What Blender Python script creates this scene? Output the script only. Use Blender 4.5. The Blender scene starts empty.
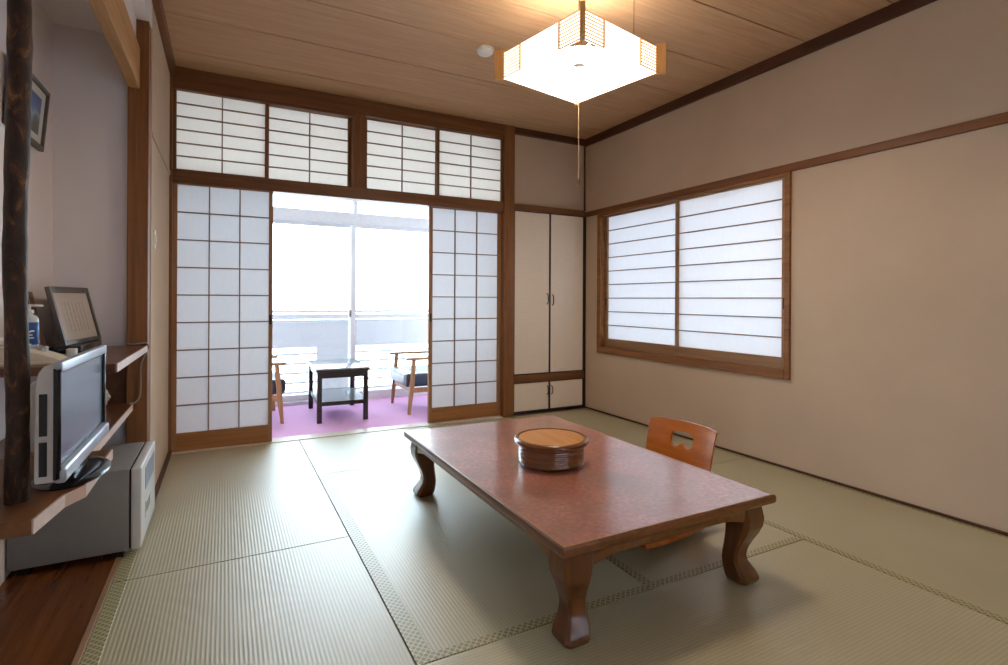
import bpy, bmesh, math, random
from mathutils import Vector, Matrix
random.seed(7)
S = bpy.context.scene
C = S.collection
PI = math.pi

# ------------------------------------------------------------------ materials
def lin(*c):
    o = []
    for v in c[:3]:
        v = v / 255.0
        o.append(v / 12.92 if v <= 0.04045 else ((v + 0.055) / 1.055) ** 2.4)
    return (*o, 1.0)

class NT:
    def __init__(s, name):
        s.m = bpy.data.materials.new(name); s.m.use_nodes = True
        s.t = s.m.node_tree; s.t.nodes.clear()
        s.out = s.n('ShaderNodeOutputMaterial')
    def n(s, k, **kw):
        x = s.t.nodes.new(k)
        for a, v in kw.items(): setattr(x, a, v)
        return x
    def l(s, a, b): s.t.links.new(a, b)
    def bsdf(s, col=None, rough=.5, spec=.5, metal=0.0, **kw):
        b = s.n('ShaderNodeBsdfPrincipled')
        if col is not None: b.inputs['Base Color'].default_value = col
        b.inputs['Roughness'].default_value = rough
        b.inputs['Specular IOR Level'].default_value = spec
        b.inputs['Metallic'].default_value = metal
        for k, v in kw.items(): b.inputs[k.replace('_', ' ')].default_value = v
        s.l(b.outputs[0], s.out.inputs[0]); return b
    def coord(s, scale=(1, 1, 1), rot=(0, 0, 0)):
        tc = s.n('ShaderNodeTexCoord'); mp = s.n('ShaderNodeMapping')
        mp.inputs['Scale'].default_value = scale; mp.inputs['Rotation'].default_value = rot
        s.l(tc.outputs['Object'], mp.inputs[0]); return mp.outputs[0]
    def noise(s, vec, scale=5, detail=4, rough=.55, dist=0):
        x = s.n('ShaderNodeTexNoise'); x.inputs['Scale'].default_value = scale
        x.inputs['Detail'].default_value = detail; x.inputs['Roughness'].default_value = rough
        x.inputs['Distortion'].default_value = dist
        s.l(vec, x.inputs['Vector']); return x.outputs[0]
    def ramp(s, fac, stops):
        r = s.n('ShaderNodeValToRGB'); e = r.color_ramp.elements
        while len(e) < len(stops): e.new(.5)
        for i, (p, c) in enumerate(stops): e[i].position = p; e[i].color = c
        s.l(fac, r.inputs[0]); return r.outputs[0]
    def mix(s, fac, a, b, mode='MIX'):
        m = s.n('ShaderNodeMix', data_type='RGBA', blend_type=mode)
        for v, i in ((fac, 0), (a, 6), (b, 7)):
            if isinstance(v, (int, float, tuple)): m.inputs[i].default_value = v
            else: s.l(v, m.inputs[i])
        return m.outputs[2]
    def math(s, op, a, b=None):
        m = s.n('ShaderNodeMath', operation=op)
        for v, i in ((a, 0), (b, 1)):
            if v is None: continue
            if isinstance(v, (int, float)): m.inputs[i].default_value = v
            else: s.l(v, m.inputs[i])
        return m.outputs[0]
    def bump(s, b, h, strength=.3, dist=.002):
        x = s.n('ShaderNodeBump'); x.inputs['Strength'].default_value = strength
        x.inputs['Distance'].default_value = dist
        s.l(h, x.inputs['Height']); s.l(x.outputs[0], b.inputs['Normal'])

def plain(name, col, rough=.5, spec=.5, metal=0, var=.06, sc=30, **kw):
    t = NT(name); b = t.bsdf(col, rough, spec, metal, **kw)
    nz = t.noise(t.coord(), sc, 3)
    dk = tuple(c * (1 - var * 2) for c in col[:3]) + (1,)
    lt = tuple(min(1, c * (1 + var)) for c in col[:3]) + (1,)
    t.l(t.ramp(nz, [(.3, dk), (.7, lt)]), b.inputs['Base Color'])
    return t.m

def wood(name, c1, c2, axis='x', rough=.45, fine=1.0, spec=.4, coat=0):
    t = NT(name); b = t.bsdf(None, rough, spec)
    lo, hi = 1.2 * fine, 26 * fine
    sc = {'x': (lo, hi, hi), 'y': (hi, lo, hi), 'z': (hi, hi, lo)}[axis]
    v = t.coord(sc)
    n1 = t.noise(v, 1.0, 6, .6, .6); n2 = t.noise(v, 5.0, 3, .6)
    f = t.math('ADD', t.math('MULTIPLY', n1, .7), t.math('MULTIPLY', n2, .3))
    t.l(t.ramp(f, [(.32, c1), (.68, c2)]), b.inputs['Base Color'])
    t.bump(b, f, .12, .001)
    if coat:
        b.inputs['Coat Weight'].default_value = coat; b.inputs['Coat Roughness'].default_value = .12
    return t.m

def plaster(name, col, var=.07):
    t = NT(name); b = t.bsdf(None, .9, .15)
    v = t.coord(); n1 = t.noise(v, 1.3, 4); n2 = t.noise(v, 160, 4)
    dk = tuple(c * (1 - var * 1.6) for c in col[:3]) + (1,)
    lt = tuple(min(1, c * (1 + var)) for c in col[:3]) + (1,)
    t.l(t.mix(.25, t.ramp(n1, [(.3, dk), (.7, lt)]), t.ramp(n2, [(.3, dk), (.7, lt)])), b.inputs['Base Color'])
    t.bump(b, n2, .12, .001); return t.m

def tatami(name, axis):
    """woven rush: ridges that run along the given axis"""
    t = NT(name); b = t.bsdf(None, .42, .9)
    v = t.coord()
    w = t.n('ShaderNodeTexWave', wave_type='BANDS', bands_direction='Y' if axis == 'x' else 'X', wave_profile='SIN')
    w.inputs['Scale'].default_value = 25; t.l(v, w.inputs['Vector'])
    fine = t.noise(t.coord((700, 60, 1) if axis == 'y' else (60, 700, 1)), 1.0, 2)
    big = t.noise(v, 1.6, 3)
    a = lin(138, 131, 100)
    base = t.mix(t.math('MULTIPLY', fine, .5), t.ramp(big, [(.3, lin(172, 164, 128)), (.7, lin(188, 180, 144))]), lin(198, 190, 154))
    col = t.mix(t.math('MULTIPLY', t.math('SUBTRACT', 1.0, w.outputs['Fac']), .36), base, a)
    t.l(col, b.inputs['Base Color'])
    t.bump(b, w.outputs['Fac'], .34, .002)
    b.inputs['Coat Weight'].default_value = .5; b.inputs['Coat Roughness'].default_value = .42; b.inputs['Coat IOR'].default_value = 1.7; b.inputs['Coat Tint'].default_value = (1, 1, 1, 1)
    return t.m

def border_cloth(name):
    t = NT(name); b = t.bsdf(None, .5, .7)
    b.inputs['Coat Weight'].default_value = .5; b.inputs['Coat Roughness'].default_value = .42; b.inputs['Coat IOR'].default_value = 1.8
    v = t.coord()
    ws = []
    for ang in (.75, -.75):
        mp = t.n('ShaderNodeMapping'); mp.inputs['Rotation'].default_value = (0, 0, ang)
        t.l(v, mp.inputs[0])
        w = t.n('ShaderNodeTexWave', wave_type='BANDS', bands_direction='X'); w.inputs['Scale'].default_value = 19
        t.l(mp.outputs[0], w.inputs['Vector']); ws.append(w.outputs['Fac'])
    m = t.math('MAXIMUM', ws[0], ws[1])
    t.l(t.ramp(m, [(.72, lin(120, 112, 70)), (.9, lin(186, 178, 128))]), b.inputs['Base Color'])
    return t.m

def paper_mat(name, tint=(.90, .91, .93, 1), tl=.345):
    t = NT(name)
    n = t.noise(t.coord((8, 8, 3)), 6, 5)
    lo = tuple(c * .97 for c in tint[:3]) + (1,)
    col = t.ramp(n, [(.3, lo), (.7, tint)])
    d = t.n('ShaderNodeBsdfDiffuse'); tr = t.n('ShaderNodeBsdfTranslucent'); mx = t.n('ShaderNodeMixShader')
    mx.inputs[0].default_value = tl
    t.l(col, d.inputs[0]); t.l(col, tr.inputs[0])
    t.l(d.outputs[0], mx.inputs[1]); t.l(tr.outputs[0], mx.inputs[2]); t.l(mx.outputs[0], t.out.inputs[0])
    return t.m

def glass_mat(name):
    t = NT(name)
    tr = t.n('ShaderNodeBsdfTransparent'); tr.inputs[0].default_value = (.93, .96, .96, 1)
    g = t.n('ShaderNodeBsdfGlossy'); g.inputs['Roughness'].default_value = .02
    f = t.n('ShaderNodeFresnel'); f.inputs[0].default_value = 1.35
    mx = t.n('ShaderNodeMixShader')
    t.l(f.outputs[0], mx.inputs[0]); t.l(tr.outputs[0], mx.inputs[1]); t.l(g.outputs[0], mx.inputs[2])
    t.l(mx.outputs[0], t.out.inputs[0]); return t.m

def emis(name, col, st):
    t = NT(name); e = t.n('ShaderNodeEmission'); e.inputs[0].default_value = col; e.inputs[1].default_value = st
    t.l(e.outputs[0], t.out.inputs[0]); return t.m

M = {}
M['post'] = wood('post_wood', lin(106, 66, 34), lin(146, 96, 54), 'z', .45)
M['beamx'] = wood('beam_wood_x', lin(90, 54, 27), lin(132, 85, 47), 'x', .45)
M['beamy'] = wood('beam_wood_y', lin(96, 54, 22), lin(134, 82, 40), 'y', .45)
M['darktrim'] = wood('dark_trim_wood', lin(58, 30, 14), lin(86, 48, 24), 'y', .5)
M['darktrimx'] = wood('dark_trim_wood_x', lin(58, 30, 14), lin(86, 48, 24), 'x', .5)
M['stilez'] = wood('door_stile_wood', lin(138, 96, 60), lin(174, 130, 90), 'z', .5)
M['railx'] = wood('door_rail_wood', lin(136, 90, 48), lin(172, 120, 72), 'x', .5)
M['kumiko'] = wood('lattice_wood', lin(122, 96, 74), lin(150, 122, 98), 'x', .6)
M['sashy'] = wood('sash_wood', lin(132, 98, 66), lin(166, 130, 94), 'y', .5)
M['wframe'] = wood('window_frame_wood', lin(114, 72, 34), lin(154, 104, 58), 'y', .45)
M['black'] = plain('black_lacquer', lin(40, 24, 16), .35, .5)
M['ceil'] = wood('ceiling_board', lin(184, 146, 110), lin(208, 172, 136), 'x', .6, 2.2, .25)
M['wallr'] = plaster('beige_plaster', lin(200, 179, 156))
M['wallw'] = plaster('white_plaster', lin(230, 224, 224), .03)
M['tatx'] = tatami('tatami_rush_x', 'x'); M['taty'] = tatami('tatami_rush_y', 'y')
M['heri'] = border_cloth('tatami_border_cloth')
M['paper'] = paper_mat('shoji_paper'); M['paper_transom'] = paper_mat('transom_paper', (.95, .91, .86, 1), .5); M['paper_window'] = paper_mat('window_paper', (.88, .89, .91, 1), .185); M['glass'] = glass_mat('window_glass')  # transom copy tinted warm, the lamp's glow put into its colour
M['alu'] = plain('white_aluminium', lin(240, 242, 245), .4, .5, .0, .02)
M['white'] = plain('white_plastic', lin(225, 225, 222), .4, .5, 0, .02)
M['cream'] = plain('cream_plastic', lin(216, 206, 186), .35, .5, 0, .02)
M['floorwood'] = wood('alcove_floor_wood', lin(82, 44, 18), lin(120, 70, 32), 'y', .22, 1, .5)
M['floorside'] = wood('engawa_floor', lin(120, 84, 50), lin(150, 110, 70), 'x', .4)
M['carpet'] = plain('purple_carpet', lin(242, 190, 234), .95, .1, 0, .08, 300)
M['outer'] = plain('outer_concrete', lin(150, 149, 150), .9, .1, 0, .03)
M['steel'] = plain('painted_steel', lin(148, 142, 146), .5, .4, 0, .02)

# ------------------------------------------------------------------ mesh building
class MB:
    def __init__(s): s.v = []; s.f = []; s.sm = []
    def add(s, vs, fs, smooth=False, mat=None):
        b = len(s.v)
        for p in vs:
            p = Vector(p)
            s.v.append(mat @ p if mat else p)
        for f in fs: s.f.append([b + i for i in f]); s.sm.append(smooth)
        return s
    def box(s, x0, x1, y0, y1, z0, z1, mat=None):
        vs = [(x, y, z) for z in (z0, z1) for y in (y0, y1) for x in (x0, x1)]
        return s.add(vs, [(0, 2, 3, 1), (4, 5, 7, 6), (0, 1, 5, 4), (2, 6, 7, 3), (0, 4, 6, 2), (1, 3, 7, 5)], False, mat)
    def rbox(s, x0, x1, y0, y1, z0, z1, r=.01, seg=3, mat=None):
        bm = bmesh.new(); bmesh.ops.create_cube(bm, size=1)
        for v in bm.verts:
            v.co = Vector(((x0 + x1) / 2 + v.co.x * (x1 - x0), (y0 + y1) / 2 + v.co.y * (y1 - y0), (z0 + z1) / 2 + v.co.z * (z1 - z0)))
        bmesh.ops.bevel(bm, geom=bm.edges[:], offset=r, segments=seg, affect='EDGES', profile=.5)
        bm.verts.index_update()
        s.add([v.co.copy() for v in bm.verts], [[v.index for v in f.verts] for f in bm.faces], seg > 1, mat); bm.free(); return s
    def tube(s, pts, r, n=8, mat=None, cap=True):
        pts = [Vector(p) for p in pts]; rs = r if isinstance(r, (list, tuple)) else [r] * len(pts)
        vs = []; up = None
        for i, p in enumerate(pts):
            d = (pts[min(i + 1, len(pts) - 1)] - pts[max(i - 1, 0)]).normalized()
            if up is None:
                up = Vector((0, 0, 1)) if abs(d.z) < .9 else Vector((1, 0, 0))
            a = d.cross(up).normalized(); b = a.cross(d).normalized(); up = b
            for k in range(n):
                t = 2 * PI * k / n; vs.append(p + (a * math.cos(t) + b * math.sin(t)) * rs[i])
        fs = []
        for i in range(len(pts) - 1):
            for k in range(n):
                fs.append((i * n + k, i * n + (k + 1) % n, (i + 1) * n + (k + 1) % n, (i + 1) * n + k))
        if cap: fs.append(tuple(range(n))[::-1]); fs.append(tuple((len(pts) - 1) * n + k for k in range(n)))
        return s.add(vs, fs, True, mat)
    def lathe(s, prof, n=48, mat=None, sx=1, sy=1):
        """profile of (r, z), closed at r=0 ends"""
        vs = []; fs = []; rows = []
        for r, z in prof:
            if r < 1e-6: rows.append([len(vs)]); vs.append((0, 0, z))
            else:
                rows.append(list(range(len(vs), len(vs) + n)))
                vs += [(r * sx * math.cos(2 * PI * k / n), r * sy * math.sin(2 * PI * k / n), z) for k in range(n)]
        for a, b in zip(rows, rows[1:]):
            for k in range(n):
                k2 = (k + 1) % n
                if len(a) == 1 and len(b) == 1: continue
                if len(a) == 1: fs.append((a[0], b[k2], b[k]))
                elif len(b) == 1: fs.append((a[k], a[k2], b[0]))
                else: fs.append((a[k], a[k2], b[k2], b[k]))
        return s.add(vs, fs, True, mat)
    def prism(s, poly, z0, z1, mat=None, smooth=False):
        n = len(poly)
        vs = [(x, y, z0) for x, y in poly] + [(x, y, z1) for x, y in poly]
        fs = [tuple(range(n))[::-1], tuple(range(n, 2 * n))] + [(i, (i + 1) % n, n + (i + 1) % n, n + i) for i in range(n)]
        return s.add(vs, fs, smooth, mat)
    def loft(s, rings, smooth=True, mat=None):
        n = len(rings[0]); vs = [p for r in rings for p in r]; fs = []
        for i in range(len(rings) - 1):
            for k in range(n):
                fs.append((i * n + k, i * n + (k + 1) % n, (i + 1) * n + (k + 1) % n, (i + 1) * n + k))
        fs.append(tuple(range(n))[::-1]); fs.append(tuple((len(rings) - 1) * n + k for k in range(n)))
        return s.add(vs, fs, smooth, mat)

def obj(name, mb, m, parent=None, bevel=0, loc=None):
    me = bpy.data.meshes.new(name); me.from_pydata([tuple(v) for v in mb.v], [], mb.f)
    for p, q in zip(me.polygons, mb.sm): p.use_smooth = q
    bm = bmesh.new(); bm.from_mesh(me); bmesh.ops.recalc_face_normals(bm, faces=bm.faces); bm.to_mesh(me); bm.free()
    me.materials.append(M[m] if isinstance(m, str) else m)
    o = bpy.data.objects.new(name, me); C.objects.link(o)
    if parent: o.parent = parent
    if loc: o.location = loc
    if bevel:
        b = o.modifiers.new('bevel', 'BEVEL'); b.width = bevel; b.segments = 2; b.limit_method = 'ANGLE'
    if any(mb.sm):
        try: me.set_sharp_from_angle(angle=math.radians(40))
        except Exception: pass
    return o

def each(name, boxes, m, parent, bevel=0, mat=None):
    for bx_ in boxes: obj(name, MB().box(*bx_, mat), m, parent, bevel)

def tag(o, label, cat, group=None):
    o['label'] = label; o['category'] = cat
    if group: o['group'] = group
    return o
def thing(name, label, cat, loc=(0, 0, 0), rz=0, group=None):
    o = bpy.data.objects.new(name, None); C.objects.link(o); o.empty_display_size = .1
    o.location = loc; o.rotation_euler = (0, 0, rz)
    return tag(o, label, cat, group)
def struct(o, label, cat):
    o['kind'] = 'structure'; return tag(o, label, cat)
def sempty(name, label, cat, loc=(0, 0, 0)):
    o = thing(name, label, cat, loc); o['kind'] = 'structure'; return o
def dup(o, parent=None):
    c = o.copy(); C.objects.link(c)
    if parent: c.parent = parent
    for ch in list(o.children): dup(ch, c)
    return c

# ------------------------------------------------------------------ key dimensions (metres)
XL, XR, YB, ZC = -.335, 3.125, 4.24, 2.615
YF = -1.1                       # wall behind the viewer
XA = -.72                       # back of the alcove
YE = 5.74                       # glazing of the sunroom

# ------------------------------------------------------------------ the shell
struct(obj('floor', MB().box(XA - .1, XR + .1, YF - .1, YB + .07, -.16, -.056), 'floorside'), 'plain boarded floor below the tatami mats', 'floor')
struct(obj('floor_hall', MB().box(XL - .03, XR, YF, .53, -.056, -.002), 'floorside'), 'wooden floor at the near end of the tatami', 'floor')
struct(obj('floor_alcove', MB().box(XA, -.385, YF, 3.36, -.056, .0), 'floorwood'), 'glossy reddish wooden alcove floor beside the tatami', 'floor')
struct(obj('trim_1', MB().box(-.385, -.366, YF, 3.2, -.056, .004), M['sashy'], bevel=.002), 'pale wooden edging between alcove floor and tatami', 'trim')

cb = MB()
ys = [YF, -.355, .115, .585, 1.055, 1.525, 1.997, 2.474, 2.95, 3.435, 3.935, YB + .05]
for a, b in zip(ys, ys[1:]):
    cb.box(XL - .1, XR + .05, a + .0045, b - .0045, ZC, ZC + .03)
cb.box(XL - .1, XR + .05, YF, YB + .05, ZC + .026, ZC + .05)
struct(obj('ceiling', cb, 'ceil', bevel=.002), 'brown wood-grain ceiling of wide boards with dark seams', 'ceiling')
struct(obj('roof_slab', MB().box(XA - .2, XR + .2, YF - .2, 6.3, ZC + .05, ZC + .2), 'outer'), 'roof slab above the room', 'roof')

# right wall with the window opening
WY0, WY1, WZ0, WZ1 = 2.102, 4.034, .556, 1.858
wr = MB()
wr.box(XR, XR + .12, YF - .1, WY0, -.16, ZC + .05).box(XR, XR + .12, WY1, YB + .8, -.16, ZC + .05)
wr.box(XR, XR + .12, WY0, WY1, -.16, WZ0).box(XR, XR + .12, WY0, WY1, WZ1, ZC + .05)
struct(obj('wall_right', wr, 'wallr'), 'beige plastered wall holding the paper window', 'wall')
struct(obj('baseboard_right', MB().box(XR - .012, XR, .53, YB, 0, .012), 'darktrim'), 'thin dark strip at the foot of the beige wall', 'baseboard')
struct(obj('trim_2', MB().box(XR - .022, XR + .01, YF, YB, 1.858, 1.905), 'beamy', bevel=.003), 'brown picture rail along the beige wall above the window', 'trim')
struct(obj('trim_3', MB().box(XR - .03, XR, YF, YB, 2.545, ZC), 'darktrim', bevel=.003), 'dark ceiling moulding above the beige wall', 'trim')

# left wall, alcove
struct(obj('wall_left', MB().box(-.43, XL, 3.23, YB + .1, -.16, ZC + .05), 'wallr'), 'narrow plastered wall between alcove pillar and paper door', 'wall')
struct(obj('trim_4', MB().box(XL, XL + .006, 3.24, YB - .02, 1.875, 1.9), 'wallr'), 'slim ledge across the narrow plastered wall', 'trim')
struct(obj('baseboard_left', MB().box(XL, XL + .02, 3.15, YB, -.02, .02), 'darktrim'), 'dark skirting strip at the foot of the narrow plastered wall', 'baseboard')
struct(obj('trim_5', MB().box(XL, XL + .034, YF, YB, 2.55, ZC), 'beamy', bevel=.003), 'brown ceiling moulding on the alcove side', 'trim')
hd = MB().box(-.43, XL, YF, 3.24, 2.42, ZC + .05).box(-.43, -.392, YF, 3.15, 2.279, 2.42)
struct(obj('wall_header', hd, 'wallw'), 'white plaster header above the alcove beam', 'wall')
struct(obj('wall_alcove_back', MB().box(XA - .1, XA, YF - .1, 3.46, -.16, ZC), 'wallw'), 'white plastered back wall of the alcove', 'wall')
struct(obj('wall_alcove_side', MB().box(XA, -.425, 3.2, 3.46, -.06, ZC), 'wallw'), 'white plastered end wall of the alcove', 'wall')
struct(obj('ceiling_alcove', MB().box(XA, -.43, YF, 3.36, 2.34, 2.4), 'wallw'), 'white low ceiling of the alcove', 'ceiling')
FX0, FX1, FZ0, FZ1 = .15, 2.75, .45, 1.95  # opening for the rear window added as fill
wf = MB().box(XA - .1, FX0, YF - .1, YF, -.16, ZC + .05).box(FX1, XR + .1, YF - .1, YF, -.16, ZC + .05)
wf.box(FX0, FX1, YF - .1, YF, -.16, FZ0).box(FX0, FX1, YF - .1, YF, FZ1, ZC + .05)
struct(obj('wall_front', wf, 'wallr'), 'plastered wall behind the viewer', 'wall')
struct(obj('trim_6', MB().box(-.426, -.339, 3.15, 3.24, 0, 2.42), 'post', bevel=.004), 'square brown pillar at the far end of the alcove', 'trim')
lt = wood('golden_beam_wood', lin(158, 112, 62), lin(196, 152, 98), 'y', .6)
struct(obj('trim_7', MB().box(-.425, -.376, YF, 3.152, 2.078, 2.279), lt, bevel=.004), 'golden wooden beam across the top of the alcove', 'trim')

# back wall: plaster over the closet, beams, posts
struct(obj('wall_back', MB().box(2.30, XR, YB + .02, YB + .1, 1.92, ZC + .05), 'wallr'), 'beige plaster panel above the closet doors', 'wall')
struct(obj('trim_8', MB().box(2.30, XR, YB - .025, YB + .03, 2.56, ZC), 'darktrimx', bevel=.003), 'dark ceiling moulding above the closet', 'trim')
struct(obj('trim_9', MB().box(2.30, XR - .022, YB - .022, YB + .05, 1.867, 1.922), 'beamx', bevel=.003), 'brown rail over the closet doors', 'trim')
struct(obj('trim_10', MB().box(2.205, 2.31, YB - .04, YB + .08, 0, ZC), 'post', bevel=.004), 'square brown post between paper door and closet', 'trim')
struct(obj('trim_11', MB().box(XL, -.318, YB - .04, YB + .08, 0, ZC), 'post', bevel=.003), 'thin dark jamb against the narrow plastered wall', 'trim')
hb = MB().box(-.318, 2.205, YB - .035, YB + .08, 2.49, ZC).box(-.318, .9, YB - .034, YB + .08, 2.465, 2.49)
struct(obj('trim_12', hb, 'beamx', bevel=.003), 'thick dark beam above the row of transom windows', 'trim')
struct(obj('trim_13', MB().box(-.318, 2.205, YB - .035, YB + .08, 1.83, 1.922), 'beamx', bevel=.003), 'brown lintel over the sliding paper doors', 'trim')
struct(obj('trim_14', MB().box(.872, .973, YB - .032, YB + .08, 1.922, 2.49), 'post', bevel=.003), 'short brown post dividing the transom windows', 'trim')
struct(obj('trim_15', MB().box(-.318, 2.205, YB - .04, YB + .08, -.056, .003), plain('pale_sill', lin(226, 214, 200), .3), bevel=.001), 'pale wooden sill under the sliding paper doors', 'trim')

# ------------------------------------------------------------------ paper doors and transoms
def paper_panel(root, x0, x1, z0, z1, y, stile, top, bot, cols, rows, kw=.008, mstile='stilez', mrail='railx', mpaper='paper'):
    f = MB()
    f.box(x0, x0 + stile, y, y + .028, z0, z1).box(x1 - stile, x1, y, y + .028, z0, z1)
    obj('stile_frame', f, mstile, root, .002)
    r = MB().box(x0 + stile, x1 - stile, y + .001, y + .027, z0, z0 + bot)
    if top: r.box(x0 + stile, x1 - stile, y + .001, y + .027, z1 - top, z1)
    obj('cross_rail', r, mrail, root, .002)
    a, b, c, d = x0 + stile, x1 - stile, z0 + bot, z1 - top
    k = MB()
    for i in range(1, cols):
        x = a + (b - a) * i / cols; k.box(x - kw / 2, x + kw / 2, y + .004, y + .018, c, d)
    for j in range(1, rows):
        z = c + (d - c) * j / rows; k.box(a, b, y + .005, y + .017, z - kw / 2, z + kw / 2)
    obj('lattice', k, 'kumiko', root)
    obj('paper', MB().box(a - .004, b + .004, y + .0185, y + .0195, c - .004, d + .004), mpaper, root)

d1 = sempty('door_1', 'sliding paper door pushed against the narrow plastered wall', 'door', (0, 0, 0))
paper_panel(d1, -.317, .308, .004, 1.84, YB - .012, .026, .014, .122, 3, 9)
obj('finger_pull', MB().box(.285, .301, YB - .014, YB - .008, .86, .93), 'black', d1, .002)
d2 = sempty('door_2', 'sliding paper door pushed against the post beside the closet', 'door', (0, 0, 0))
paper_panel(d2, 1.522, 2.205, .004, 1.84, YB + .022, .032, .014, .122, 3, 9)
obj('finger_pull', MB().box(1.530, 1.546, YB + .019, YB + .025, .86, .93), 'black', d2, .002)

tr = [(-.318, .272, 'transom window nearest the narrow plastered wall'), (.256, .872, 'second transom window from the narrow plastered wall'),
      (.973, 1.60, 'transom window just right of the dividing post'), (1.578, 2.205, 'transom window beside the post by the closet')]
for i, (a, b, lb) in enumerate(tr):
    w = sempty('window_%d' % (i + 1), 'paper ' + lb, 'window')
    y = YB - .012 + (.032 if i in (1, 2) else 0)
    paper_panel(w, a, b, 1.922, 2.49, y, .024 if i % 3 else .02, .006 if i > 1 else .02, .008, 2, 6, .008, 'post', 'beamx', 'paper_transom')

w7 = sempty('window_7', 'unseen paper window added behind the viewer to brighten the near room', 'window')  # added rear window, out of view, letting daylight into the near half
for a, b, yy in ((FX0, 1.47, YF - .07), (1.43, FX1, YF - .035)):
    paper_panel(w7, a, b, FZ0, FZ1, yy, .035, .03, .06, 3, 7)

# ------------------------------------------------------------------ window in the beige wall
w5 = sempty('window_5', 'wide paper window with two sliding sashes in the beige wall', 'window')
fr = MB()
fr.box(XR - .02, XR + .12, WY0, WY0 + .034, WZ0, WZ1).box(XR - .02, XR + .12, WY1 - .05, WY1, WZ0, WZ1)
fr.box(XR - .021, XR + .12, WY0 + .034, WY1 - .05, WZ0, WZ0 + .058).box(XR - .015, XR + .12, WY0 + .034, WY1 - .05, WZ1 - .022, WZ1)
obj('window_frame', fr, 'wframe', w5, .003)
def sash(y0, y1, x, st0, st1, z0, z1):
    f = MB()
    f.box(x, x + .028, y0, y0 + st0, z0, z1).box(x, x + .028, y1 - st1, y1, z0, z1)
    f.box(x + .001, x + .027, y0 + st0, y1 - st1, z0, z0 + .077).box(x + .001, x + .027, y0 + st0, y1 - st1, z1 - .012, z1)
    s = obj('sash', f, 'sashy', w5, .002)
    k = MB()
    a, b, c, d = y0 + st0, y1 - st1, z0 + .077, z1 - .012
    for j in range(1, 9):
        z = c + (d - c) * j / 9; k.box(x + .005, x + .017, a, b, z - .004, z + .004)
    obj('lattice', k, 'kumiko', s)
    obj('paper', MB().box(x + .0185, x + .0195, a - .004, b + .004, c - .004, d + .004), 'paper_window', s)
    return s
s1 = sash(3.035, WY1 - .05, XR + .036, .03, .032, WZ0 + .058, WZ1 - .022)
s2 = sash(WY0 + .034, 3.071, XR + .002, .032, .026, WZ0 + .058, WZ1 - .022)
obj('finger_pull', MB().box(XR, XR + .004, WY0 + .042, WY0 + .056, 1.0, 1.07), 'black', s2)
obj('finger_pull', MB().box(XR + .034, XR + .038, WY1 - .075, WY1 - .06, 1.0, 1.07), 'black', s1)

struct(obj('trim_17', MB().box(XR - .010, XR, YB + .005, YB + .02, 1.922, 2.56), 'darktrim'), 'thin dark strip up the corner above the closet', 'trim')

# ------------------------------------------------------------------ built-in closet
cl = thing('closet', 'built-in closet of four cream doors in dark frames beside the corner', 'closet', (2.31, YB, 0))
cw = XR - 2.31
bd = MB().box(.0, cw, .02, .5, 0, .02).box(0, cw, .48, .5, 0, 1.92).box(0, cw, .02, .5, 1.87, 1.92).box(0, .02, .02, .5, 0, 1.9)
obj('carcass', bd, 'floorside', cl)
fm = MB().box(0, .016, -.01, .03, 0, 1.867).box(cw - .022, cw - .001, -.01, .03, 0, 1.867).box(.016, cw - .022, -.006, .03, 0, .018)
obj('black_frame', fm, 'black', cl, .001)['label'] = 'black lacquered frame'
obj('middle_rail', MB().box(.016, cw - .022, -.018, .04, .29, .358), 'beamx', cl, .003)
fab = NT('cream_door_cloth'); fb = fab.bsdf(None, .85, .2)
fab.l(fab.ramp(fab.noise(fab.coord((6, 6, 220)), 2.0, 4), [(.3, lin(228, 212, 192)), (.7, lin(242, 228, 210))]), fb.inputs['Base Color'])
M['cloth'] = fab.m
def cdoor(x0, x1, z0, z1, hx, hz, hl):
    d = obj('door', MB().box(x0 + .008, x1 - .008, 0, .02, z0 + .008, z1 - .008), 'cloth', cl, .002)
    e = MB().box(x0, x0 + .008, -.003, .022, z0, z1).box(x1 - .008, x1, -.003, .022, z0, z1)
    e.box(x0 + .008, x1 - .008, -.003, .022, z0, z0 + .008).box(x0 + .008, x1 - .008, -.003, .022, z1 - .008, z1)
    obj('edging', e, 'black', d)
    obj('handle', MB().tube([(hx, 0, hz - hl / 2), (hx, -.02, hz - hl / 2 + .012), (hx, -.024, hz), (hx, -.02, hz + hl / 2 - .012), (hx, 0, hz + hl / 2)], .0045, 8), 'black', d)
xm = .402
cdoor(.016, xm, .36, 1.866, xm - .03, 1.06, .10); cdoor(xm + .002, cw - .022, .36, 1.866, xm + .03, 1.05, .10)
cdoor(.016, xm, .018, .288, xm - .025, .20, .08); cdoor(xm + .002, cw - .022, .018, .288, xm + .025, .20, .08)

# ------------------------------------------------------------------ tatami
TX = [-.366, .492, 2.268, XR]
mats = [
 (TX[0], TX[1], 2.40, YB - .04, 'y', 'l', 'tatami mat in front of the paper door by the alcove'),
 (TX[0], TX[1], .55, 2.40, 'y', 'l', 'tatami mat beside the glossy alcove floor'),
 (TX[1], TX[2], 3.32, YB - .04, 'x', '', 'tatami mat lying along the sill between the paper doors'),
 (TX[1], 1.38, 1.46, 3.32, 'y', 'ln', 'tatami mat under the half of the low table nearer the alcove'),
 (1.38, TX[2], 1.46, 3.32, 'y', 'ln', 'tatami mat under the half of the low table nearer the floor chair'),
 (TX[2], XR, 2.40, YB - .04, 'y', 'lr', 'tatami mat in front of the closet along the beige wall'),
 (TX[2], XR, .55, 2.40, 'y', 'lr', 'olive tatami mat along the bare stretch of beige wall'),
 (TX[1], TX[2], .55, 1.46, 'x', '', 'tatami mat before the low table, ridges running crosswise'),
]
HB = .036
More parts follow.
